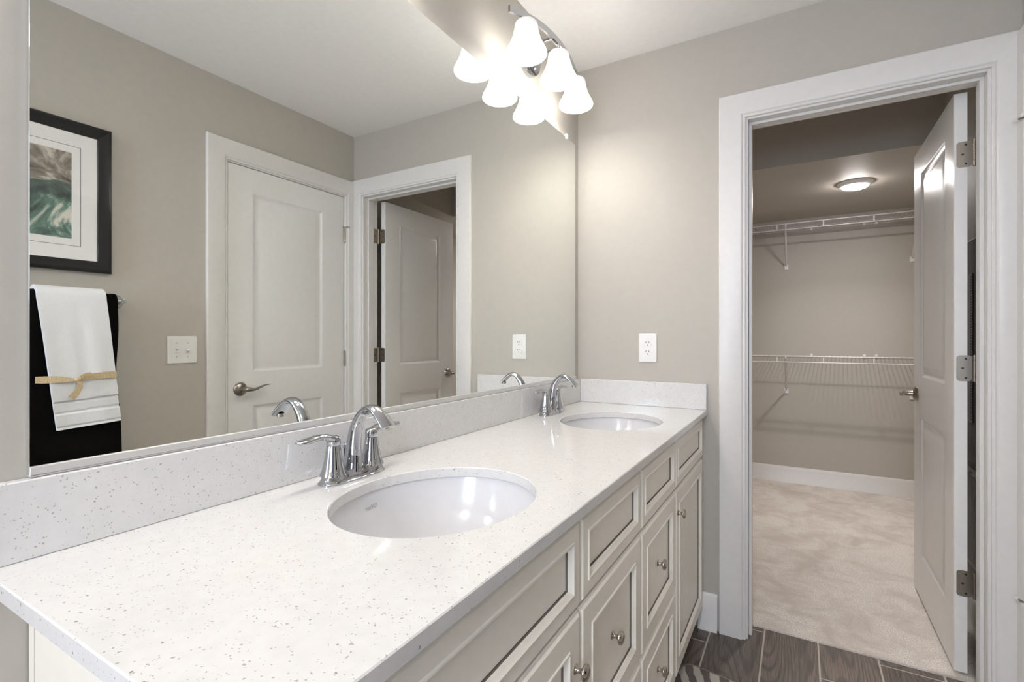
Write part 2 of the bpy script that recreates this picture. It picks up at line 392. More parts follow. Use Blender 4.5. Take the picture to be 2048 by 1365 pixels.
# panelled slabs ------------------------------------------------------------
DOORP = [(0, 0), (0.004, -0.002), (0.009, -0.0045), (0.016, -0.008), (0.021, -0.0085), (0.027, -0.0085), (0.046, -0.0025), (0.050, -0.002)]
CABP = [(0, 0), (0.0018, 0.0022), (0.0045, 0.0026), (0.0068, 0.0), (0.0100, -0.0022), (0.0128, -0.0048), (0.0135, -0.0060), (0.0136, -0.0112), (0.0154, -0.0112), (0.0155, -0.0092)]
def panel_face(b, P, w, h, panels, prof, n0, flip=1, edge=None, groove=None):
    """flat face w x h with profiled rectangular panels (u0,u1,v0,v1); P maps (u,v,n)"""
    e = edge or []
    off = e[-1][0] if e else 0.0
    us = sorted({off, w - off} | {p[0] for p in panels} | {p[1] for p in panels})
    vs = sorted({off, h - off} | {p[2] for p in panels} | {p[3] for p in panels})
    for u0, u1 in zip(us, us[1:]):
        for v0, v1 in zip(vs, vs[1:]):
            if any(p[0] <= u0 + 1e-6 and u1 <= p[1] + 1e-6 and p[2] <= v0 + 1e-6 and v1 <= p[3] + 1e-6 for p in panels): continue
            b.add([P(u0, v0, n0), P(u1, v0, n0), P(u1, v1, n0), P(u0, v1, n0)], [(0, 1, 2, 3)])
    def rings(u0, u1, v0, v1, pr):
        return [[P(u0 + s, v0 + s, n0 + d * flip), P(u1 - s, v0 + s, n0 + d * flip), P(u1 - s, v1 - s, n0 + d * flip), P(u0 + s, v1 - s, n0 + d * flip)] for s, d in pr]
    for p in panels:
        rr = rings(*p, prof)
        if groove is None: b.loft(rr, False, True)
        else:
            i, j = groove
            b.loft(rr[:i + 1], False, False); c = b.cur; b.cur = 1; b.loft(rr[i:j + 1], False, False); b.cur = c; b.loft(rr[j:], False, True)
    if e: b.loft(rings(0, w, 0, h, e), False, False)
def slab(w, h, th, panels, prof, P, edge=None, back=True, groove=None):
    b = MB(); e = edge or [(0, 0)]
    panel_face(b, P, w, h, panels, prof, 0.0, 1, edge, groove)
    d0 = e[0][1]
    if back: panel_face(b, P, w, h, panels, prof, -th, -1)
    else: b.add([P(0, 0, -th), P(w, 0, -th), P(w, h, -th), P(0, h, -th)], [(0, 1, 2, 3)])
    b.loft([[P(0, 0, n), P(w, 0, n), P(w, h, n), P(0, h, n)] for n in (d0, -th)], False, False)
    return b

def lever_set(parent, c, nrm, along, name='door_handle'):
    """satin nickel wave lever; c on the door face, nrm out of it, along = lever direction"""
    c, n, a = Vector(c), Vector(nrm), Vector(along); up = Vector((0, 0, 1))
    def L(p, q, r): return c + a * p + up * q + n * r
    h = bpy.data.objects.new(name, None); COL.objects.link(h); h.parent = parent; h.empty_display_size = 0.02
    b = MB(); rings = []
    for r, d in ((0.033, 0.0), (0.0335, 0.003), (0.031, 0.008), (0.025, 0.012), (0.017, 0.0145), (0.0135, 0.016), (0.0125, 0.02), (0.0115, 0.034)):
        rings.append([L(r * cos(2 * pi * k / 32), r * sin(2 * pi * k / 32), d) for k in range(32)])
    b.loft(rings); obj('rosette', b, 'nickel', h)
    b = MB(); path = []; sec = []
    for p, q, r, s1, s2 in ((0, 0, 0.030, .011, .011), (0.0, 0, 0.045, .0115, .0115), (0.006, 0, 0.056, .0115, .010), (0.018, -.001, 0.060, .010, .0075), (0.034, -.002, 0.060, .008, .0065), (0.052, 0.001, 0.059, .0065, .006), (0.070, 0.007, 0.058, .0055, .0065), (0.088, 0.013, 0.056, .0045, .007), (0.104, 0.0155, 0.053, .0035, .007), (0.120, 0.0145, 0.050, .002, .006)):
        path.append(L(p, q, r)); sec.append((s1, s2))
    b.sweep(path, sec, up=up, n=16); obj('lever', b, 'nickel', h)
    return h

# closet door, standing open at a right angle into the closet
DX, DY0, DW, DH = 1.3555, 2.268, 0.694, 2.012
P1 = lambda u, v, n: Vector((DX - n, DY0 + u, 0.020 + v))
pn = [(0.126, DW - 0.148, 0.187, 0.807), (0.126, DW - 0.148, 0.987, 1.895)]
d1 = obj('door_1', slab(DW, DH, 0.035, pn, DOORP, P1), 'door', bevel=0.001)
tag(d1, 'white two-panel closet door standing open against the closet wall', None, None, 'structure')
def child_world(o, parent):
    """vertices were given in world space: move the child under its parent"""
    o.parent = parent; o.location = Vector(o.location) - parent.location; return o
def hinge(parent, z, leaves, pin, name='hinge'):
    h = bpy.data.objects.new(name, None); COL.objects.link(h); h.parent = parent; h.location = Vector((pin[0], pin[1], z)) - parent.location; h.empty_display_size = 0.02
    o0 = Vector((pin[0], pin[1], z))
    b = MB()
    for k in range(5):
        b.lathe([(0.0055, -0.0445 + k * 0.0178), (0.0062, -0.0442 + k * 0.0178), (0.0062, -0.0272 + k * 0.0178), (0.0055, -0.0269 + k * 0.0178)], (0, 0, 0), n=16, cap0=True, cap1=True)
    b.lathe([(0.0, -0.047), (0.004, -0.0465), (0.0045, 0.0465), (0.0, 0.0475)], n=12)
    obj('knuckle', b, 'nickel', h)
    for c, u, n in leaves:
        c, u, n = Vector(c) - o0, Vector(u), Vector(n)
        b = MB().rbox(c, u, (0, 0, 1), n, 0.0205, 0.0445, 0.002, r=0.010, seg=5)
        lf = obj('leaf', b, 'nickel', h)
        for q, s in ((0.0, 0.004), (0.033, -0.004), (-0.033, -0.004)):
            b = MB()
            b.rbox(c + Vector((0, 0, q)) + u * s + n * 0.0019, u, (0, 0, 1), n, 0.0035, 0.0035, 0.0008, r=0.0034, seg=4)
            b.rbox(c + Vector((0, 0, q)) + u * s + n * 0.0026, u, (0, 0, 1), n, 0.0012, 0.0012, 0.0004, r=0.001, seg=2)
            obj('screw', b, 'dark', lf)
    return h
for z in (1.817, 1.076, 0.330):
    hinge(d1, z, [((DX + 0.0262, DY0, z), (-1, 0, 0), (0, -1, 0)), ((JR, Y1 + T - 0.0190, z), (0, -1, 0), (-1, 0, 0))], (JR - 0.0030, DY0 - 0.0085))
lv = lever_set(d1, Vector((DX, DY0 + DW - 0.064, 0.925)) - d1.location, (-1, 0, 0), (0, -1, 0))
lv = lever_set(d1, Vector((DX + 0.035, DY0 + DW - 0.064, 0.925)) - d1.location, (1, 0, 0), (0, -1, 0))

# entry door, shut, seen in the mirror
P2 = lambda u, v, n: Vector((W + 0.003 - n, EL + 0.003 + u, 0.012 + v))
EW = ER - EL - 0.006
pn = [(0.124, EW - 0.150, 0.19, 0.833), (0.124, EW - 0.150, 1.0, 1.895)]
d2 = obj('door_2', slab(EW, 2.015, 0.035, pn, DOORP, P2), 'door', bevel=0.001)
tag(d2, 'closed white two-panel entry door reflected in the mirror', None, None, 'structure')
for z in (1.80, 1.06, 0.33):
    hinge(d2, z, [], (W - 0.003, ER - 0.001))
lever_set(d2, Vector((W + 0.003, EL + 0.062, 0.931)) - d2.location, (-1, 0, 0), (0, 1, 0))
# hinge-pin door stops
for z in (1.848, 0.378):
    st = bpy.data.objects.new('hinge_stop', None); COL.objects.link(st); st.parent = d2; st.location = Vector((W - 0.003, ER - 0.001, z)) - d2.location; st.empty_display_size = .01
    b = MB().lathe([(0.003, 0), (0.009, 0.0003), (0.009, 0.004), (0.003, 0.0043)], n=16, cap0=True, cap1=True); b.tube([(0, 0, 0.002), (-0.016, -0.010, 0.002)], 0.0028); b.tube([(-0.004, 0.002, 0.002), (-0.020, 0.026, 0.002)], 0.0028)
    obj('stop_arm', b, 'nickel', st)
    b = MB().sweep([(-0.019, 0.025, .002), (-0.024, 0.033, .002)], [(.006, .006), (.0055, .0055)], up=(0, 0, 1), n=14); b.sweep([(-0.015, -0.009, .002), (-0.022, -0.0135, .002)], [(.006, .006), (.0055, .0055)], up=(0, 0, 1), n=14)
    obj('bumper', b, 'plastic', st)

# ------------------------------------------------------------------ vanity
CZ, CT = 0.89, 0.022                          # worktop height, thickness
FX = 0.55                                     # face of doors and drawers
EDGE = [(0, -0.0065), (0.0025, -0.0045), (0.0045, -0.0042), (0.0068, -0.001), (0.0085, 0)]
knob_mesh = None
def make_knob():
    b = MB().lathe([(0.0, 0.0), (0.009, 0.0), (0.0092, 0.0015), (0.006, 0.004), (0.0045, 0.007), (0.0052, 0.012), (0.008, 0.0145)], axis='x', n=24)
    rings = []
    for r, h in ((0.0, .0135), (0.45, .0138), (0.85, .016), (1.0, .019), (0.97, .0215), (0.8, .0243), (0.45, .0262), (0.0, .0268)):
        rings.append([Vector((h, 0.0195 * r * cos(2 * pi * k / 28) * 0.78, 0.0195 * r * sin(2 * pi * k / 28) * 0.78)) for k in range(28)])
    b.loft(rings, False, False)
    return b
def knob(parent, y, z):
    global knob_mesh
    loc = Vector((FX - 0.0045, y, z)) - parent_world(parent)
    if knob_mesh is None:
        o = obj('knob', make_knob(), 'polnickel', parent); knob_mesh = o.data
    else:
        o = bpy.data.objects.new('knob', knob_mesh); COL.objects.link(o); o.parent = parent
    o.location = loc
    return o
def parent_world(o):
    v = Vector((0, 0, 0))
    while o: v += Vector(o.location); o = o.parent
    return v
def cab_front(root, name, y0, y1, z0, z1, rail=0.049, kn=None):
    R0 = parent_world(root)
    P = lambda u, v, n: Vector((FX + n, y0 + u, z0 + v)) - R0
    ww, hh = y1 - y0, z1 - z0
    b = slab(ww, hh, 0.019, [(rail, ww - rail, rail, hh - rail)], CABP, P, EDGE, back=False, groove=(6, 9))
    o = obj(name, b, ['cabinet', 'glaze'], root, sharp=25)
    if kn: knob(o, *kn).location = Vector((FX - 0.0002 - (0.0092 if kn[2] else 0), kn[0], kn[1])) - R0
    return o
_knob0 = knob
def knob(parent, y, z, inset):
    return _knob0(parent, y, z)
yD, yC, yB, yA, yE = 0.245, 0.832, 1.2235, 1.6195, 2.1365
van = thing('vanity_cabinet', (0.27, (yD + yE) / 2, 0), 'long antique white double vanity cabinet under the quartz worktop', 'cabinet')
R0 = Vector(van.location); b = MB(); t_ = 0.016
def bx(*a): b.box(a[0] - R0.x, a[1] - R0.x, a[2] - R0.y, a[3] - R0.y, a[4], a[5])
ZU = CZ - CT - 0.001
bx(0.024, 0.512, yD + 0.0005, yD + t_, 0.0, ZU); bx(0.024, 0.512, yE - t_, yE - 0.0005, 0.0, ZU)
bx(0.024, 0.512, yD + t_, yE - t_, 0.10, 0.116); bx(0.003, 0.02, yD + 0.0005, yE - 0.0005, 0.0, ZU)
bx(0.44, 0.455, yD + t_, yE - t_, 0.0, 0.10); bx(0.512, 0.5303, yD + 0.0005, yE - 0.0005, 0.088, ZU)
for yy in (yC, yB, yA): bx(0.024, 0.512, yy - t_ / 2, yy + t_ / 2, 0.116, 0.66)
obj('carcass', b, 'cabinet', van)
g = 0.0018
ZT0, ZT1, ZM0, ZM1, ZB0, ZB1 = 0.698, 0.856, 0.3825, 0.6925, 0.092, 0.376
cab_front(van, 'false_drawer_front', yA + g, yE - 0.012, ZT0, ZT1, rail=0.031)
cab_front(van, 'cabinet_door', yA + g, yE - 0.012, ZB0, ZM1, kn=(yA + 0.028, 0.617, 0))
for q0, q1 in ((yB, yA), (yC, yB)):
    cab_front(van, 'drawer', q0 + g, q1 - g, ZT0, ZT1, rail=0.031)
    cab_front(van, 'drawer', q0 + g, q1 - g, ZM0, ZM1, kn=((q0 + q1) / 2, 0.541, 1))
    cab_front(van, 'drawer', q0 + g, q1 - g, ZB0, ZB1, kn=((q0 + q1) / 2, 0.240, 1))
cab_front(van, 'false_drawer_front', yD + 0.004, yC - g, ZT0, ZT1, rail=0.031)
cab_front(van, 'cabinet_door', yD + 0.004, yC - g, ZB0, ZM1, kn=(yC - 0.028, 0.600, 0))

# worktop with two oval cut-outs
SINKS = ((0.313, 0.722), (0.312, 1.690)); RX, RY = 0.1735, 0.2035
def worktop():
    x0, x1, y0, y1 = 0.001, 0.5656, 0.200, 2.1372
    bm = bmesh.new()
    def loop(pts): return [bm.verts.new(p) for p in pts]
    def rect(z, e): return [(x0, y0 + e, z), (x1 - e, y0 + e, z), (x1 - e, y1, z), (x0, y1, z)]
    def ell(c, z, e, n=96): return [(c[0] + (RX + e) * cos(2 * pi * k / n), c[1] + (RY + e) * sin(2 * pi * k / n), z) for k in range(n)]
    def strip(a, c):
        n = len(a)
        for i in range(n): bm.faces.new((a[i], a[(i + 1) % n], c[(i + 1) % n], c[i]))
    zt, zb, ch = CZ, CZ - CT, 0.0016
    outer = [loop(rect(zt, ch)), loop(rect(zt - ch, 0)), loop(rect(zb + ch, 0)), loop(rect(zb, ch))]
    holes = [[loop(ell(c, zt, ch)), loop(ell(c, zt - ch, 0)), loop(ell(c, zb + ch, 0)), loop(ell(c, zb, ch))] for c in SINKS]
    for L in [outer] + holes:
        for a, c in zip(L, L[1:]): strip(a, c)
    for k in (0, 3):
        ed = []
        for L in [outer] + holes:
            r = L[k]
            for i in range(len(r)): ed.append(bm.edges.get((r[i], r[(i + 1) % len(r)])) or bm.edges.new((r[i], r[(i + 1) % len(r)])))
        bmesh.ops.triangle_fill(bm, edges=ed, use_beauty=True)
    bm.verts.index_update()
    mb = MB(); mb.v = [v.co.copy() for v in bm.verts]; mb.f = [[v.index for v in f.verts] for f in bm.faces]; mb.mi = [0] * len(mb.f); bm.free()
    return mb
wt = obj('worktop', worktop(), 'quartz', sharp=25)
tag(wt, 'long white speckled quartz worktop with two oval sink cut-outs on the vanity', 'worktop')
bs = obj('backsplash', MB().box(0.001, 0.0185, 0.200, 2.1365, CZ + 0.0003, 0.9945), 'quartz', bevel=0.0015)
tag(bs, 'long low speckled quartz backsplash under the mirror', 'backsplash')
ss = obj('side_splash', MB().box(0.0190, 0.5640, 2.1190, 2.1372, CZ + 0.0003, 0.9945), 'quartz', bevel=0.0015)
tag(ss, 'short speckled quartz side splash on the wall below the outlet', 'backsplash')

# undermount sinks
def sink(c, label):
    r = thing('sink', (c[0], c[1], CZ - CT - 0.165), label, 'sink', 'oval undermount sinks'); zr = 0.165 - 0.0005
    prof = [(1.00, 0.0), (0.985, -0.012), (0.955, -0.035), (0.905, -0.065), (0.82, -0.098), (0.69, -0.126), (0.50, -0.145), (0.28, -0.1535), (0.125, -0.1565)]
    n = 72; ax, ay = RX + 0.006, RY + 0.006
    def ring(s, z, ex=0.0): return [Vector(((ax * s + ex) * cos(2 * pi * k / n), (ay * s + ex) * sin(2 * pi * k / n), zr + z)) for k in range(n)]
    def rr(s, z):
        # towards the drain the oval turns into a circle
        k_ = max(0.0, min(1.0, (s - 0.125) / 0.45)); a_, b_ = (ax * k_ + 0.178 * (1 - k_)), (ay * k_ + 0.178 * (1 - k_))
        return [Vector((a_ * s * cos(2 * pi * k / n), b_ * s * sin(2 * pi * k / n), zr + z)) for k in range(n)]
    outer = [ring(1.0, -0.168 + 0.0, -0.15 * 0)] if False else []
    rings = [ring(1.0, -0.012, 0.022), ring(1.0, 0.0, 0.022)] + [rr(s, z) for s, z in prof]
    ob = [rr(0.16, -0.1645), rr(0.52, -0.154), rr(0.72, -0.133), rr(0.85, -0.103), rr(0.945, -0.066), rr(1.03, -0.03), rr(1.05, -0.012)]
    b = MB().loft(rings + ob, False, False, loop=True)
    obj('bowl', b, 'porcelain', r, sharp=50)
    b = MB().lathe([(0.0, 0.006), (0.014, 0.0065), (0.016, 0.009), (0.023, 0.0105), (0.024, 0.009), (0.0215, 0.003), (0.0, 0.0)], (0, 0, 0.0), n=28)
    obj('drain', b, 'chrome', r)
    return r
s1 = sink(SINKS[0], 'nearer oval white undermount sink, in the middle foreground of the worktop')
s2 = sink(SINKS[1], 'farther oval white undermount sink, by the side splash')
# faint maker's lettering printed inside the nearer bowl
def text_mesh(name, body, size, mat, parent, mtx, ext=0.0004, shear=0.0):
    cu = bpy.data.curves.new(name, 'FONT'); cu.body = body; cu.size = size; cu.extrude = ext; cu.align_x = 'CENTER'; cu.align_y = 'CENTER'; cu.shear = shear
    o = bpy.data.objects.new(name, cu); COL.objects.link(o); dg = bpy.context.evaluated_depsgraph_get()
    me = bpy.data.meshes.new_from_object(o.evaluated_get(dg)); bpy.data.objects.remove(o)
    me.materials.clear(); me.materials.append(M[mat]); me.transform(mtx)
    o = bpy.data.objects.new(name, me); COL.objects.link(o); o.parent = parent; return o

# faucets
def faucet():
    r = thing('faucet', (0.081, 0.7285, CZ + 0.0003), 'chrome two-handle faucet standing behind the nearer sink', 'faucet', 'chrome faucets behind the sinks')
    n = 48
    def stad(hx, hy, z, pinch=0.0):
        out = []
        for k in range(n):
            a = 2 * pi * k / n; c_, s_ = cos(a), sin(a)
            y = hy * math.copysign(abs(s_) ** 0.75, s_); x = hx * math.copysign(abs(c_) ** 0.62, c_)
            x *= 1 - pinch * math.exp(-((abs(y) - 0.024) / 0.013) ** 2)
            out.append(Vector((x, y, z)))
        return out
    b = MB().loft([stad(0.0275, 0.0815, 0.0, 0.05), stad(0.0275, 0.0815, 0.003, 0.05), stad(0.0245, 0.0785, 0.0055, 0.10), stad(0.0225, 0.0755, 0.010, 0.16), stad(0.0205, 0.0735, 0.016, 0.22), stad(0.0188, 0.0715, 0.0195, 0.25), stad(0.0165, 0.069, 0.0205, 0.25)])
    obj('base_plate', b, 'chrome', r, sharp=30)
    # spout: a bell that narrows into a high arc and flares flat at the tip
    path = [(-0.002, 0, 0.016), (-0.001, 0, 0.030), (0.000, 0, 0.048), (0.001, 0, 0.064), (0.0035, 0, 0.082), (0.009, 0, 0.102), (0.019, 0, 0.122), (0.033, 0, 0.138), (0.049, 0, 0.1460), (0.064, 0, 0.1435), (0.078, 0, 0.134), (0.091, 0, 0.122), (0.1015, 0, 0.1115)]
    sec = [(0.022, 0.024), (0.0185, 0.0205), (0.0160, 0.0178), (0.0148, 0.0165), (0.0142, 0.0150), (0.0138, 0.0132), (0.0135, 0.0112), (0.0138, 0.0095), (0.0146, 0.0085), (0.0158, 0.0080), (0.0172, 0.0074), (0.0188, 0.0066), (0.0205, 0.0056)]
    fine, fs = [], []
    for i in range(len(path) - 1):
        p0, p1_, p2_, p3 = (Vector(path[max(0, min(len(path) - 1, j))]) for j in (i - 1, i, i + 1, i + 2))
        for q in range(4):
            u = q / 4
            fine.append(0.5 * ((2 * p1_) + (p2_ - p0) * u + (2 * p0 - 5 * p1_ + 4 * p2_ - p3) * u * u + (-p0 + 3 * p1_ - 3 * p2_ + p3) * u ** 3)); fs.append((sec[i][0] * (1 - u) + sec[i + 1][0] * u, sec[i][1] * (1 - u) + sec[i + 1][1] * u))
    fine.append(Vector(path[-1])); fs.append(sec[-1])
    obj('spout', MB().sweep(fine, fs, up=(0, 1, 0), n=28), 'chrome', r, sharp=45)
    b = MB().lathe([(0.0, -0.002), (0.008, -0.002), (0.0085, 0.006), (0.0, 0.006)], (0.0935, 0, 0.108), n=16); obj('aerator', b, 'polnickel', r)
    for s in (-1, 1):
        hub = MB().lathe([(0.0265, 0.016), (0.0255, 0.0195), (0.0232, 0.024), (0.0205, 0.034), (0.0178, 0.047), (0.0153, 0.062), (0.0138, 0.0725), (0.0132, 0.0745)], (0.0, s * 0.0508, 0), n=32, cap0=True, cap1=True)
        hb = obj('handle_base', hub, 'chrome', r)
        b = MB().lathe([(0.0130, 0.0750), (0.0140, 0.0765), (0.0138, 0.086), (0.0125, 0.0905), (0.009, 0.0935), (0.0, 0.0945)], (0.0, s * 0.0508, 0), n=32, cap0=True)
        y = s * 0.0508
        pts = [(0, y - s * 0.006, 0.0845), (0, y + s * 0.006, 0.0885), (0, y + s * 0.018, 0.0935), (0, y + s * 0.032, 0.0960), (0, y + s * 0.048, 0.0955), (0, y + s * 0.062, 0.0935), (0, y + s * 0.076, 0.0925), (0, y + s * 0.085, 0.0938)]
        b.sweep(pts, [(0.0065, 0.0118), (0.0078, 0.0125), (0.0072, 0.0110), (0.0062, 0.0105), (0.0062, 0.0122), (0.0060, 0.0132), (0.0048, 0.0115), (0.0015, 0.004)], up=(0, 0, 1), n=20)
        obj('handle', b, 'chrome', r, sharp=50)
    b = MB().tube([(-0.026, 0.0, 0.018), (-0.027, 0.0, 0.058)], 0.0022, 10); b.lathe([(0.0, 0.0), (0.003, 0.0005), (0.0055, 0.004), (0.006, 0.007), (0.004, 0.0105), (0.0, 0.0115)], (-0.027, 0, 0.057), n=18)
    obj('lift_rod', b, 'chrome', r)
    return r
f1 = faucet()
f2 = copy_tree(f1); f2.location = (0.066, 1.718, CZ + 0.0003); f2['label'] = 'chrome two-handle faucet behind the farther sink, next to the side splash'

# ------------------------------------------------------------------ mirror
mr = thing('mirror', (0.0, 1.168, 0.996), 'huge frameless wall mirror above the quartz backsplash', 'mirror')
my0, my1, mz0, mz1 = 0.2445, 2.091, 0.998, 2.061
R0 = Vector(mr.location)
def off(mb): mb.v = [p - R0 for p in mb.v]; return mb
obj('mirror_glass', off(MB().box(0.0015, 0.0065, my0, my1, mz0 + 0.002, mz1)), 'mirror', mr, bevel=0.0008)
b = MB().box(0.0005, 0.0110, my0, my1, 0.9952, mz0).box(0.0069, 0.0110, my0, my1, mz0, mz0 + 0.0105)
obj('channel', off(b), 'alu', mr, bevel=0.0006)
for yy in (0.45, 1.995):
    b = MB().rbox((0.0005, yy, mz1 + 0.004), (0, 1, 0), (0, 0, 1), (1, 0, 0), 0.008, 0.011, 0.0105, r=0.003, cham=0.002).lathe([(0.0035, 0.011), (0.003, 0.0125), (0.0, 0.0128)], (0, yy, mz1 + 0.007), axis='x', n=12)
    obj('clip', off(b), 'plastic', mr)

# ------------------------------------------------------------------ vanity lights
def vanity_light():
    yc, zc = 1.640, 2.248
    r = thing('vanity_light', (0.0, yc, zc), 'three-shade chrome vanity light over the farther sink', 'light fixture', 'three-shade vanity lights above the mirror')
    b = MB(); rings = []
    for s, h in ((1, 0.0004), (1, 0.019), (0.96, 0.0235), (0.88, 0.025), (0.0, 0.026)):
        rings.append([Vector((h, 0.072 * s * cos(2 * pi * k / 40), -0.006 + 0.074 * s * sin(2 * pi * k / 40))) for k in range(40)])
    b.loft(rings, True, False); cp = obj('canopy', b, 'chrome', r)
    for q in (-0.012, 0.012):
        obj('screw', MB().lathe([(0.005, 0.0), (0.006, 0.004), (0.004, 0.007), (0.0, 0.0075)], (0.026, q, -0.050), axis='x', n=16), 'chrome', cp)
    def barx(y): return 0.132 - 0.038 * (y / 0.29) ** 2
    def barz(y): return 0.008 - 0.030 * (y / 0.29) ** 2
    for s in (-1, 1):
        y = s * 0.036
        obj('arm', MB().box(0.018, barx(y) - 0.003, y - 0.004, y + 0.004, barz(y) - 0.005, barz(y) + 0.005), 'chrome', r, bevel=0.001)
    rings = []
    for i in range(33):
        y = -0.29 + 0.58 * i / 32; x = barx(y); d = Vector((-2 * 0.038 * y / 0.29 ** 2, 1, 0)).normalized(); nn = Vector((d.y, -d.x, 0))
        p = Vector((x, y, barz(y))); rings.append([p + nn * 0.0045 + Vector((0, 0, -0.011)), p + nn * 0.0045 + Vector((0, 0, 0.011)), p - nn * 0.0045 + Vector((0, 0, 0.011)), p - nn * 0.0045 + Vector((0, 0, -0.011))])
    obj('bar', MB().loft(rings), 'chrome', r)
    for y in (-0.210, 0.0, 0.204):
        x = barx(y) + 0.0; zr = -0.135
        b = MB().lathe([(0.0, 0.0), (0.0035, 0.0), (0.0035, 0.006), (0.007, 0.0065), (0.0075, 0.0085), (0.004, 0.010), (0.004, 0.016)], (x, y, barz(y) - 0.027), n=20).tube([(x, y, -0.022), (x, y, barz(y) - 0.012)], 0.004, 12)
        b.lathe([(0.021, -0.012), (0.024, -0.010), (0.023, -0.004), (0.012, 0.001), (0.0, 0.002)], (x, y, -0.022), n=28)
        so = obj('socket', b, 'chrome', r)
        prof = [(0.0645, -0.003), (0.0672, 0.0), (0.068, 0.004), (0.0665, 0.011), (0.0610, 0.022), (0.0535, 0.036), (0.0470, 0.051), (0.0425, 0.067), (0.0398, 0.082), (0.0385, 0.094), (0.0365, 0.102), (0.0315, 0.1075), (0.0220, 0.110)]
        inner = [(max(q - 0.003, 0.002), h - 0.002 if h > 0.1 else h) for q, h in prof][::-1]
        b = MB().loft([[Vector((x + q * cos(2 * pi * k / 40), y + q * sin(2 * pi * k / 40), zr + h)) for k in range(40)] for q, h in prof + inner], False, False, loop=True)
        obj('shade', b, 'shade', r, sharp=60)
        lamp('bulb_light', 'POINT', (x, y, zr + 0.048), BULB_POWER, (1.0, 0.985, 0.965), r, shadow_soft_size=0.022)
    return r
l1 = vanity_light()
l2 = copy_tree(l1); l2.location = (0.0, 0.68, 2.248); l2['label'] = 'three-shade chrome vanity light over the nearer sink, nearer of the two'

# invented fill light behind the camera, built as a flush ceiling dome
r = thing('fill_light', (0.85, -1.2, H), 'added round fill light on the ceiling behind the camera', 'ceiling light')
obj('base_ring', MB().lathe([(0.0, -0.0003), (0.17, -0.0003), (0.172, -0.012), (0.165, -0.022), (0.155, -0.024)], n=48), 'nickel', r)
obj('dome', MB().lathe([(0.158, -0.023), (0.15, -0.045), (0.125, -0.068), (0.08, -0.084), (0.04, -0.090), (0.0, -0.092)], n=48), 'filldome', r)
lamp('fill_light_source', 'AREA', (0, 0, -0.10), FILL_POWER, (1.0, 0.97, 0.94), r, shape='DISK', size=0.28)

# ------------------------------------------------------------------ outlet and switches
r = thing('outlet', (0.3240, Y1, 1.138), 'white duplex wall outlet above the side splash', 'outlet')
obj('cover_plate', MB().rbox((0, 0, 0), (1, 0, 0), (0, 0, 1), (0, -1, 0), 0.0385, 0.061, 0.006, r=0.003, cham=0.002), 'plastic', r)
for s in (1, -1):
    b = MB(); pts = []
    for k in range(32):
        a = 2 * pi * k / 32; pts.append((0.0172 * cos(a), max(-0.0135, min(0.0135, 0.0172 * sin(a))) + s * 0.0195))
    b.loft([[Vector((px * q, -h, (pz - s * 0.0195) * q + s * 0.0195)) for px, pz in pts] for q, h in ((1, 0.004), (1, 0.0072), (0.95, 0.0078))])
    rc = obj('receptacle', b, 'plastic', r)
    b = MB()
    for sx in (-0.0063, 0.0063): b.box(sx - 0.001, sx + 0.001, -0.0081, -0.0070, s * 0.0195 + 0.001, s * 0.0195 + 0.009)
    b.lathe([(0.0026, 0.007), (0.0026, 0.0081), (0.0, 0.0081)], (0, 0, s * 0.0195 - 0.0065), axis='-y', n=14)
    obj('slots', b, 'dark', rc)
b = MB().lathe([(0.003, 0.006), (0.0028, 0.007), (0.0, 0.0072)], axis='-y', n=14); obj('screw', b, 'plastic', r)

r = thing('switch_plate', (W, 1.158, 1.129), 'white two-toggle light switch plate left of the entry door in the mirror', 'light switch')
obj('cover_plate', MB().rbox((0, 0, 0), (0, 1, 0), (0, 0, 1), (-1, 0, 0), 0.060, 0.060, 0.006, r=0.003, cham=0.002), 'plastic', r)
for y, s in ((-0.023, 1), (0.023, -1)):
    b = MB().rbox((-0.0058, y, 0), (0, 1, 0), (0, 0, 1), (-1, 0, 0), 0.0055, 0.012, 0.0008, r=0.001)
    b.sweep([(-0.005, y, 0), (-0.012, y, s * 0.004), (-0.018, y, s * 0.0065)], [(.0048, .0042), (.0042, .0036), (.0036, .003)], up=(0, 1, 0), n=12)
    tg = obj('toggle', b, 'plastic', r)
    for z in (-0.030, 0.030):
        obj('screw', MB().lathe([(0.0026, 0.0058), (0.0024, 0.0066), (0.0, 0.0068)], (0, y, z), axis='-x', n=12), 'etch', r)
    obj('slot', MB().box(-0.0062, -0.0058, y - 0.0062, y + 0.0062, -0.0135, -0.0122), 'etch', tg)

# ------------------------------------------------------------------ framed print on the right wall
py1, pz0, pz1 = 0.893, 1.433, 1.995; pw = 0.500; py0 = py1 - pw
r = thing('framed_picture', (W, (py0 + py1) / 2, pz0), 'black framed abstract green and grey print above the towels in the mirror', 'picture')
R0 = Vector(r.location)
prof = [(0, 0.002), (0, 0.020), (0.004, 0.026), (0.012, 0.0275), (0.018, 0.025), (0.026, 0.022), (0.036, 0.016), (0.042, 0.014), (0.044, 0.010), (0.044, 0.002)]
b = MB().loft([[Vector((W - t_, (py0 + s_) if a else (py1 - s_), (pz0 + s_) if c else (pz1 - s_))) for s_, t_ in prof] for a, c in ((1, 1), (0, 1), (0, 0), (1, 0))], loop=True)
obj('frame', off(b), 'blackframe', r, sharp=20)
m0 = 0.040; k0 = 0.1185
b = MB()
def ringrect(x, s_): return [Vector((x, py0 + s_, pz0 + s_)), Vector((x, py1 - s_, pz0 + s_)), Vector((x, py1 - s_, pz1 - s_)), Vector((x, py0 + s_, pz1 - s_))]
b.loft([ringrect(W - 0.009, m0), ringrect(W - 0.009, k0), ringrect(W - 0.007, k0 + 0.002)], False, False)
mt = obj('mat', off(b), 'mat', r)
b = MB().loft([ringrect(W - 0.0093, 0.0935), ringrect(W - 0.0093, 0.0949)], False, False)
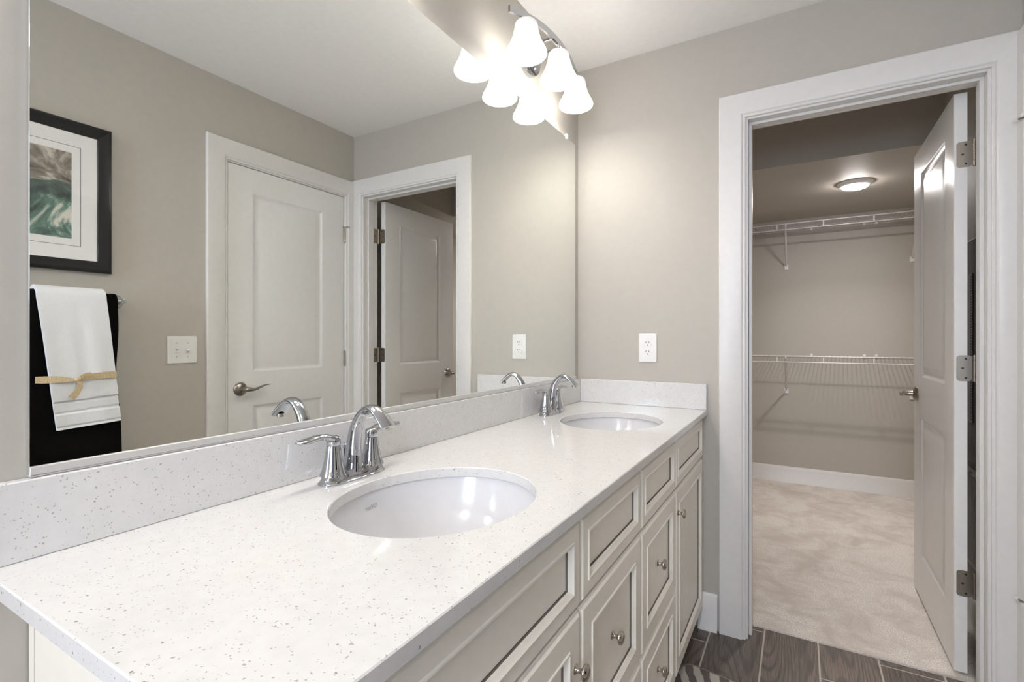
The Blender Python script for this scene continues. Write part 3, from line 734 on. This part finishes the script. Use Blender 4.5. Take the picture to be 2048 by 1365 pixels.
obj('mat_line', off(b), 'dark', mt)
pr = obj('print', off(MB().add(ringrect(W - 0.0065, k0), [(0, 1, 2, 3)])), 'print', r)
obj('backing', off(MB().box(W - 0.005, W - 0.001, py0 + 0.02, py1 - 0.02, pz0 + 0.02, pz1 - 0.02)), 'dark', r)
obj('glazing', off(MB().box(W - 0.0115, W - 0.0105, py0 + m0, py1 - m0, pz0 + m0, pz1 - m0)), 'glass', r)

# ------------------------------------------------------------------ towel bar, towels, ribbon
bx_, bz_ = W - 0.072, 1.325
r = thing('towel_bar', (W, 0.62, bz_), 'round chrome towel bar holding the towels below the framed picture', 'towel bar')
R0 = Vector(r.location)
obj('rail', off(MB().tube([(bx_, 0.31, bz_), (bx_, 0.908, bz_)], 0.0085, 20)), 'chrome', r)
for y in (0.315, 0.908):
    b = MB().lathe([(0.0, 0.0), (0.0285, 0.0005), (0.029, 0.006), (0.024, 0.012), (0.012, 0.016), (0.0095, 0.05), (0.011, 0.062), (0.0115, 0.072), (0.0095, 0.080), (0.0, 0.082)], (W, y, bz_), axis='-x', n=28)
    obj('post', off(b), 'chrome', r)
def drape(name, mat, y_at, zf_at, zb, r_in, th, wob, seed, bands=(), parent=None, wave=0.004):
    """towel folded over the rail: s runs from the front hem over the rail to the back hem, t across"""
    rnd = random.Random(seed); ph = [rnd.random() * 6.28 for _ in range(4)]
    NT_, rows = 30, []
    zt = bz_
    front = [(i / 150) for i in range(151)]
    def sect(t, off_):
        pts = []; rr = r_in + off_
        zf = zf_at(t)
        for q in front:                                        # front, hem to rail
            z = zf + (zt - zf) * q; fall = (zt - z)
            d = 0.0
            for z0, z1, dd in bands:
                if z0 + (zf - zf_at(0.5)) < z < z1 + (zf - zf_at(0.5)): d = dd
            wv = wave * min(1, fall / 0.15) * (sin(t * 9 + ph[0] + fall * 2.0) + 0.6 * sin(t * 17 + ph[1]))
            pts.append((-(rr + 0.004 * min(1, fall / 0.1)) + (d if off_ > 0 else 0) + wv, z, fall))
        for k in range(1, 12):
            a = pi * k / 12; pts.append((-rr * cos(a), zt + rr * sin(a), 0.0))
        for i in range(25):
            z = zt + (zb - zt) * i / 24; pts.append((min(rr + 0.0, 0.066), z, zt - z))
        return pts
    outer = [[Vector((bx_ + x, y_at(t, f), z)) for x, z, f in sect(t, th)] for t in [j / NT_ for j in range(NT_ + 1)]]
    inner = [[Vector((bx_ + x, y_at(t, f), z)) for x, z, f in sect(t, 0.0)] for t in [j / NT_ for j in range(NT_ + 1)]]
    b = MB()
    b.loft(outer, False, False, closed=False); b.loft(inner, False, False, closed=False)
    n = len(outer[0])
    b.loft([[o_[0] for o_ in outer], [i_[0] for i_ in inner]], False, False, closed=False); b.loft([[o_[n - 1] for o_ in outer], [i_[n - 1] for i_ in inner]], False, False, closed=False)
    b.loft([outer[0], inner[0]], False, False, closed=False); b.loft([outer[-1], inner[-1]], False, False, closed=False)
    return obj(name, b, mat, parent, sharp=70)
bt = drape('bath_towel', 'blacktowel', lambda t, f: 0.36 + 0.522 * t + 0.012 * (f / 0.6) * (2 * t - 1) + (0.012 * math.exp(-((f - 0.28) / .12) ** 2) * -t), lambda t: 0.60 + 0.008 * sin(t * 5), 0.70, 0.0105, 0.016, 0.0, 3, wave=0.0035)
tag(bt, 'large black bath towel hanging behind the white towel', 'towel')
ht = drape('hand_towel', 'whitetowel', lambda t, f: 0.645 + 0.196 * t + 0.110 * f * (1 - 0.10 * t), lambda t: 0.855 + 0.010 * t, 0.93, 0.0285, 0.014, 0.0, 5, bands=((0.866, 0.872, 0.004), (0.915, 0.922, 0.006), (0.922, 0.952, 0.003), (0.952, 0.959, 0.006)), wave=0.0015)
tag(ht, 'white folded hand towel laid over the black towel', 'towel')
# ribbon tied round the white towel
rx = bx_ - 0.0285 - 0.014 - 0.004 - 0.005
r = thing('ribbon', (rx, 0.75, 1.03), 'tan raffia ribbon tied around the white hand towel', 'ribbon')
def strip(pts, wd, th=0.0014):
    b = MB(); rings = []
    for i, (y, z, dx, wq) in enumerate(pts):
        y0_, z0_ = pts[max(i - 1, 0)][:2]; y1_, z1_ = pts[min(i + 1, len(pts) - 1)][:2]
        d = Vector((0, y1_ - y0_, z1_ - z0_)).normalized(); s_ = Vector((0, -d.z, d.y)); hw = wd * wq / 2
        p = Vector((-dx, y - 0.75, z - 1.03)); rings.append([p + s_ * hw, p + s_ * hw + Vector((-th, 0, 0)), p - s_ * hw + Vector((-th, 0, 0)), p - s_ * hw])
    return b.loft(rings)
obj('band', strip([(0.640, 1.0370, -0.012, 1.0), (0.665, 1.036, -0.008, 1.1), (0.69, 1.0355, 0.0, 1.05), (0.715, 1.034, 0.003, 0.85), (0.735, 1.032, 0.006, 0.5), (0.7485, 1.031, 0.008, 0.45), (0.757, 1.034, 0.008, 0.7), (0.772, 1.038, 0.005, 0.95), (0.80, 1.041, 0.002, 1.0), (0.84, 1.0425, 0.001, 1.05), (0.868, 1.0435, 0.001, 1.1)], 0.0225), 'raffia', r)
obj('tail', strip([(0.748, 1.033, 0.010, 0.45), (0.7545, 1.02, 0.011, 0.7), (0.755, 1.004, 0.010, 0.8), (0.745, 0.985, 0.008, 1.0), (0.7315, 0.966, 0.006, 1.15)], 0.0205), 'raffia', r)
obj('tail', strip([(0.750, 1.035, 0.011, 0.45), (0.762, 1.044, 0.011, 0.7), (0.777, 1.050, 0.009, 0.6), (0.788, 1.053, 0.007, 0.35)], 0.018), 'raffia', r)
obj('knot', MB().sweep([(-0.006, -0.008, 0.0), (-0.010, -0.002, 0.003), (-0.010, 0.004, 0.004), (-0.006, 0.008, 0.003)], [(.005, .004), (.008, .006), (.008, .006), (.005, .004)], up=(0, 0, 1), n=12), 'raffia', r)

# ------------------------------------------------------------------ bath rug
def rug():
    hw, hl, rr = 0.30, 0.50, 0.045
    def ring(ins, z):
        pts = []; q = rr - ins
        for qx, qy, a0 in ((1, 1, 0), (-1, 1, pi / 2), (-1, -1, pi), (1, -1, 3 * pi / 2)):
            for k in range(9):
                a = a0 + pi / 2 * k / 8; pts.append(Vector((qx * (hw - rr) + q * cos(a), qy * (hl - rr) + q * sin(a), z)))
        return pts
    r = thing('bath_rug', (0, 0, 0.0005), 'grey and cream striped bath rug on the plank floor', 'rug')
    obj('pile', MB().loft([ring(0.010, 0.0), ring(0.010, 0.009), ring(0.013, 0.012), ring(0.022, 0.0125)]), 'rug', r)
    obj('binding', MB().loft([ring(0.010, 0.0), ring(0.002, 0.001), ring(0.0, 0.005), ring(0.002, 0.009), ring(0.010, 0.011), ring(0.010, 0.009)], False, False), 'rugedge', r)
    return r
rg = rug(); ang = radians(-9); rg.rotation_euler.z = ang
cn = Vector((-0.30, 0.50, 0)); cn.rotate(Matrix.Rotation(ang, 3, 'Z')); tgt = Vector((0.525, 1.868, 0)); rg.location = (tgt.x - cn.x, tgt.y - cn.y, 0.0005)

# ------------------------------------------------------------------ closet fittings
def wire_shelf(z):
    r = thing('wire_shelf', (1.05, YC, z), 'upper white wire closet shelf, just under the soffit', 'shelf', 'wire closet shelves'); R0 = Vector(r.location)
    global off
    x0, x1, yf, yb = 0.105, 1.99, 4.31, 4.612
    b = MB(); k = 0; x = x0 + 0.01
    while x < x1:
        b.tube([(x, yf, z), (x, yb, z)], 0.0014, 6); x += 0.0254
    b.tube([(x0, yb, z - 0.003), (x1, yb, z - 0.003)], 0.003, 8); b.tube([(x0, (yf + yb) / 2, z - 0.003), (x1, (yf + yb) / 2, z - 0.003)], 0.0025, 8)
    b.v = [p - R0 for p in b.v]; obj('deck', b, 'wire', r)
    b = MB().tube([(x0, yf, z), (x1, yf, z)], 0.0044, 10); b.tube([(x0, yf, z - 0.044), (x1, yf, z - 0.044)], 0.0042, 10)
    b.v = [p - R0 for p in b.v]; obj('front_rail', b, 'wire', r)
    for xx in (0.133, 0.436, 0.7385, 1.041, 1.3435, 1.646, 1.95):
        b = MB().box(xx - 0.004, xx + 0.004, yf - 0.002, yf + 0.002, z - 0.044, z); b.v = [p - R0 for p in b.v]; obj('tie', b, 'wire', r)
    for xx in (0.795, 1.603):
        b = MB().sweep([(xx, yf + 0.002, z - 0.006), (xx, 4.604, z - 0.283)], [(0.0070, 0.0045)] * 2, up=(1, 0, 0), n=10)
        b.lathe([(0.004, 0.0), (0.0075, 0.001), (0.0075, 0.02), (0.004, 0.021)], (xx, yf, z - 0.018), n=12, cap0=True, cap1=True); b.v = [p - R0 for p in b.v]
        br = obj('brace', b, 'wire', r)
        b = MB().rbox((xx, YC - 0.0004, z - 0.292), (1, 0, 0), (0, 0, 1), (0, -1, 0), 0.014, 0.020, 0.010, r=0.003, cham=0.002); b.lathe([(0.005, 0.010), (0.0045, 0.012), (0.0, 0.0122)], (xx, YC, z - 0.297), axis='-y', n=12); b.v = [p - R0 for p in b.v]
        obj('foot', b, 'plastic', br)
    for xx in (0.52, 0.97, 1.315, 1.39, 1.8):
        b = MB().rbox((xx, YC - 0.0004, z + 0.003), (1, 0, 0), (0, 0, 1), (0, -1, 0), 0.009, 0.012, 0.012, r=0.003, cham=0.002); b.v = [p - R0 for p in b.v]; obj('wall_clip', b, 'plastic', r)
    return r
sh1 = wire_shelf(2.053)
sh2 = copy_tree(sh1); sh2.location.z = 1.042; sh2['label'] = 'lower white wire closet shelf, at waist height on the back wall'

r = thing('disk_light', (1.185, 3.715, 2.143), 'round white disk light on the closet soffit', 'ceiling light')
obj('trim_ring', MB().lathe([(0.0, -0.0003), (0.096, -0.0003), (0.096, -0.004), (0.093, -0.010), (0.080, -0.019), (0.072, -0.023), (0.070, -0.0215)], n=48), 'ceiling', r)
obj('diffuser', MB().lathe([(0.070, -0.021), (0.069, -0.026), (0.062, -0.032), (0.045, -0.036), (0.02, -0.038), (0.0, -0.0385)], n=48), 'led', r)
ll = lamp('disk_light_source', 'AREA', (0, 0, -0.042), LED_POWER, (1.0, 0.95, 0.93), r, shape='DISK', size=0.05, spread=radians(126))

# steel structured-wiring enclosure behind the closet door
r = thing('wiring_enclosure', (1.500, 2.75, 0.70), 'grey steel wiring enclosure in the gap behind the closet door', 'enclosure')
R0 = Vector(r.location)
obj('cover', off(MB().rbox((1.4997, 2.76, 1.13), (0, 1, 0), (0, 0, 1), (-1, 0, 0), 0.19, 0.45, 0.012, r=0.02, cham=0.004)), 'enclosure', r)
ps = obj('perforated_strip', off(MB().rbox((1.4877, 2.655, 1.14), (0, 1, 0), (0, 0, 1), (-1, 0, 0), 0.024, 0.30, 0.003, r=0.003)), 'enclosure2', r)
b = MB()
for k in range(52):
    z = 0.855 + k * 0.0112; b.box(1.4844, 1.4852, 2.640, 2.652, z - 0.0033, z + 0.0033)
obj('slots', off(b), 'dark', ps)
r = thing('access_panel', (1.500, 2.76, 0.27), 'dark grey access panel low on the closet wall behind the door', 'access panel')
R0 = Vector(r.location)
obj('cover', off(MB().rbox((1.4997, 2.76, 0.45), (0, 1, 0), (0, 0, 1), (-1, 0, 0), 0.17, 0.18, 0.010, r=0.012, cham=0.003)), 'enclosure', r)
obj('frame', off(MB().rbox((1.4997, 2.76, 0.45), (0, 1, 0), (0, 0, 1), (-1, 0, 0), 0.19, 0.20, 0.004, r=0.012, cham=0.002)), 'enclosure2', r)

# lettering in the nearer sink, low on the back wall of the bowl, facing up and into the room
ca_, sa_ = cos(radians(13)), sin(radians(13))
mtx = Matrix(((0, -sa_, ca_, -0.1724), (1, 0, 0, 0.0036), (0, ca_, sa_, 0.1350), (0, 0, 0, 1)))
bowl = [c for c in s1.children if c.name.startswith('bowl')][0]
INS = text_mesh('maker_mark', 'mnVON', 0.0125, 'etch', bowl, mtx, ext=0.0003, shear=0.2)
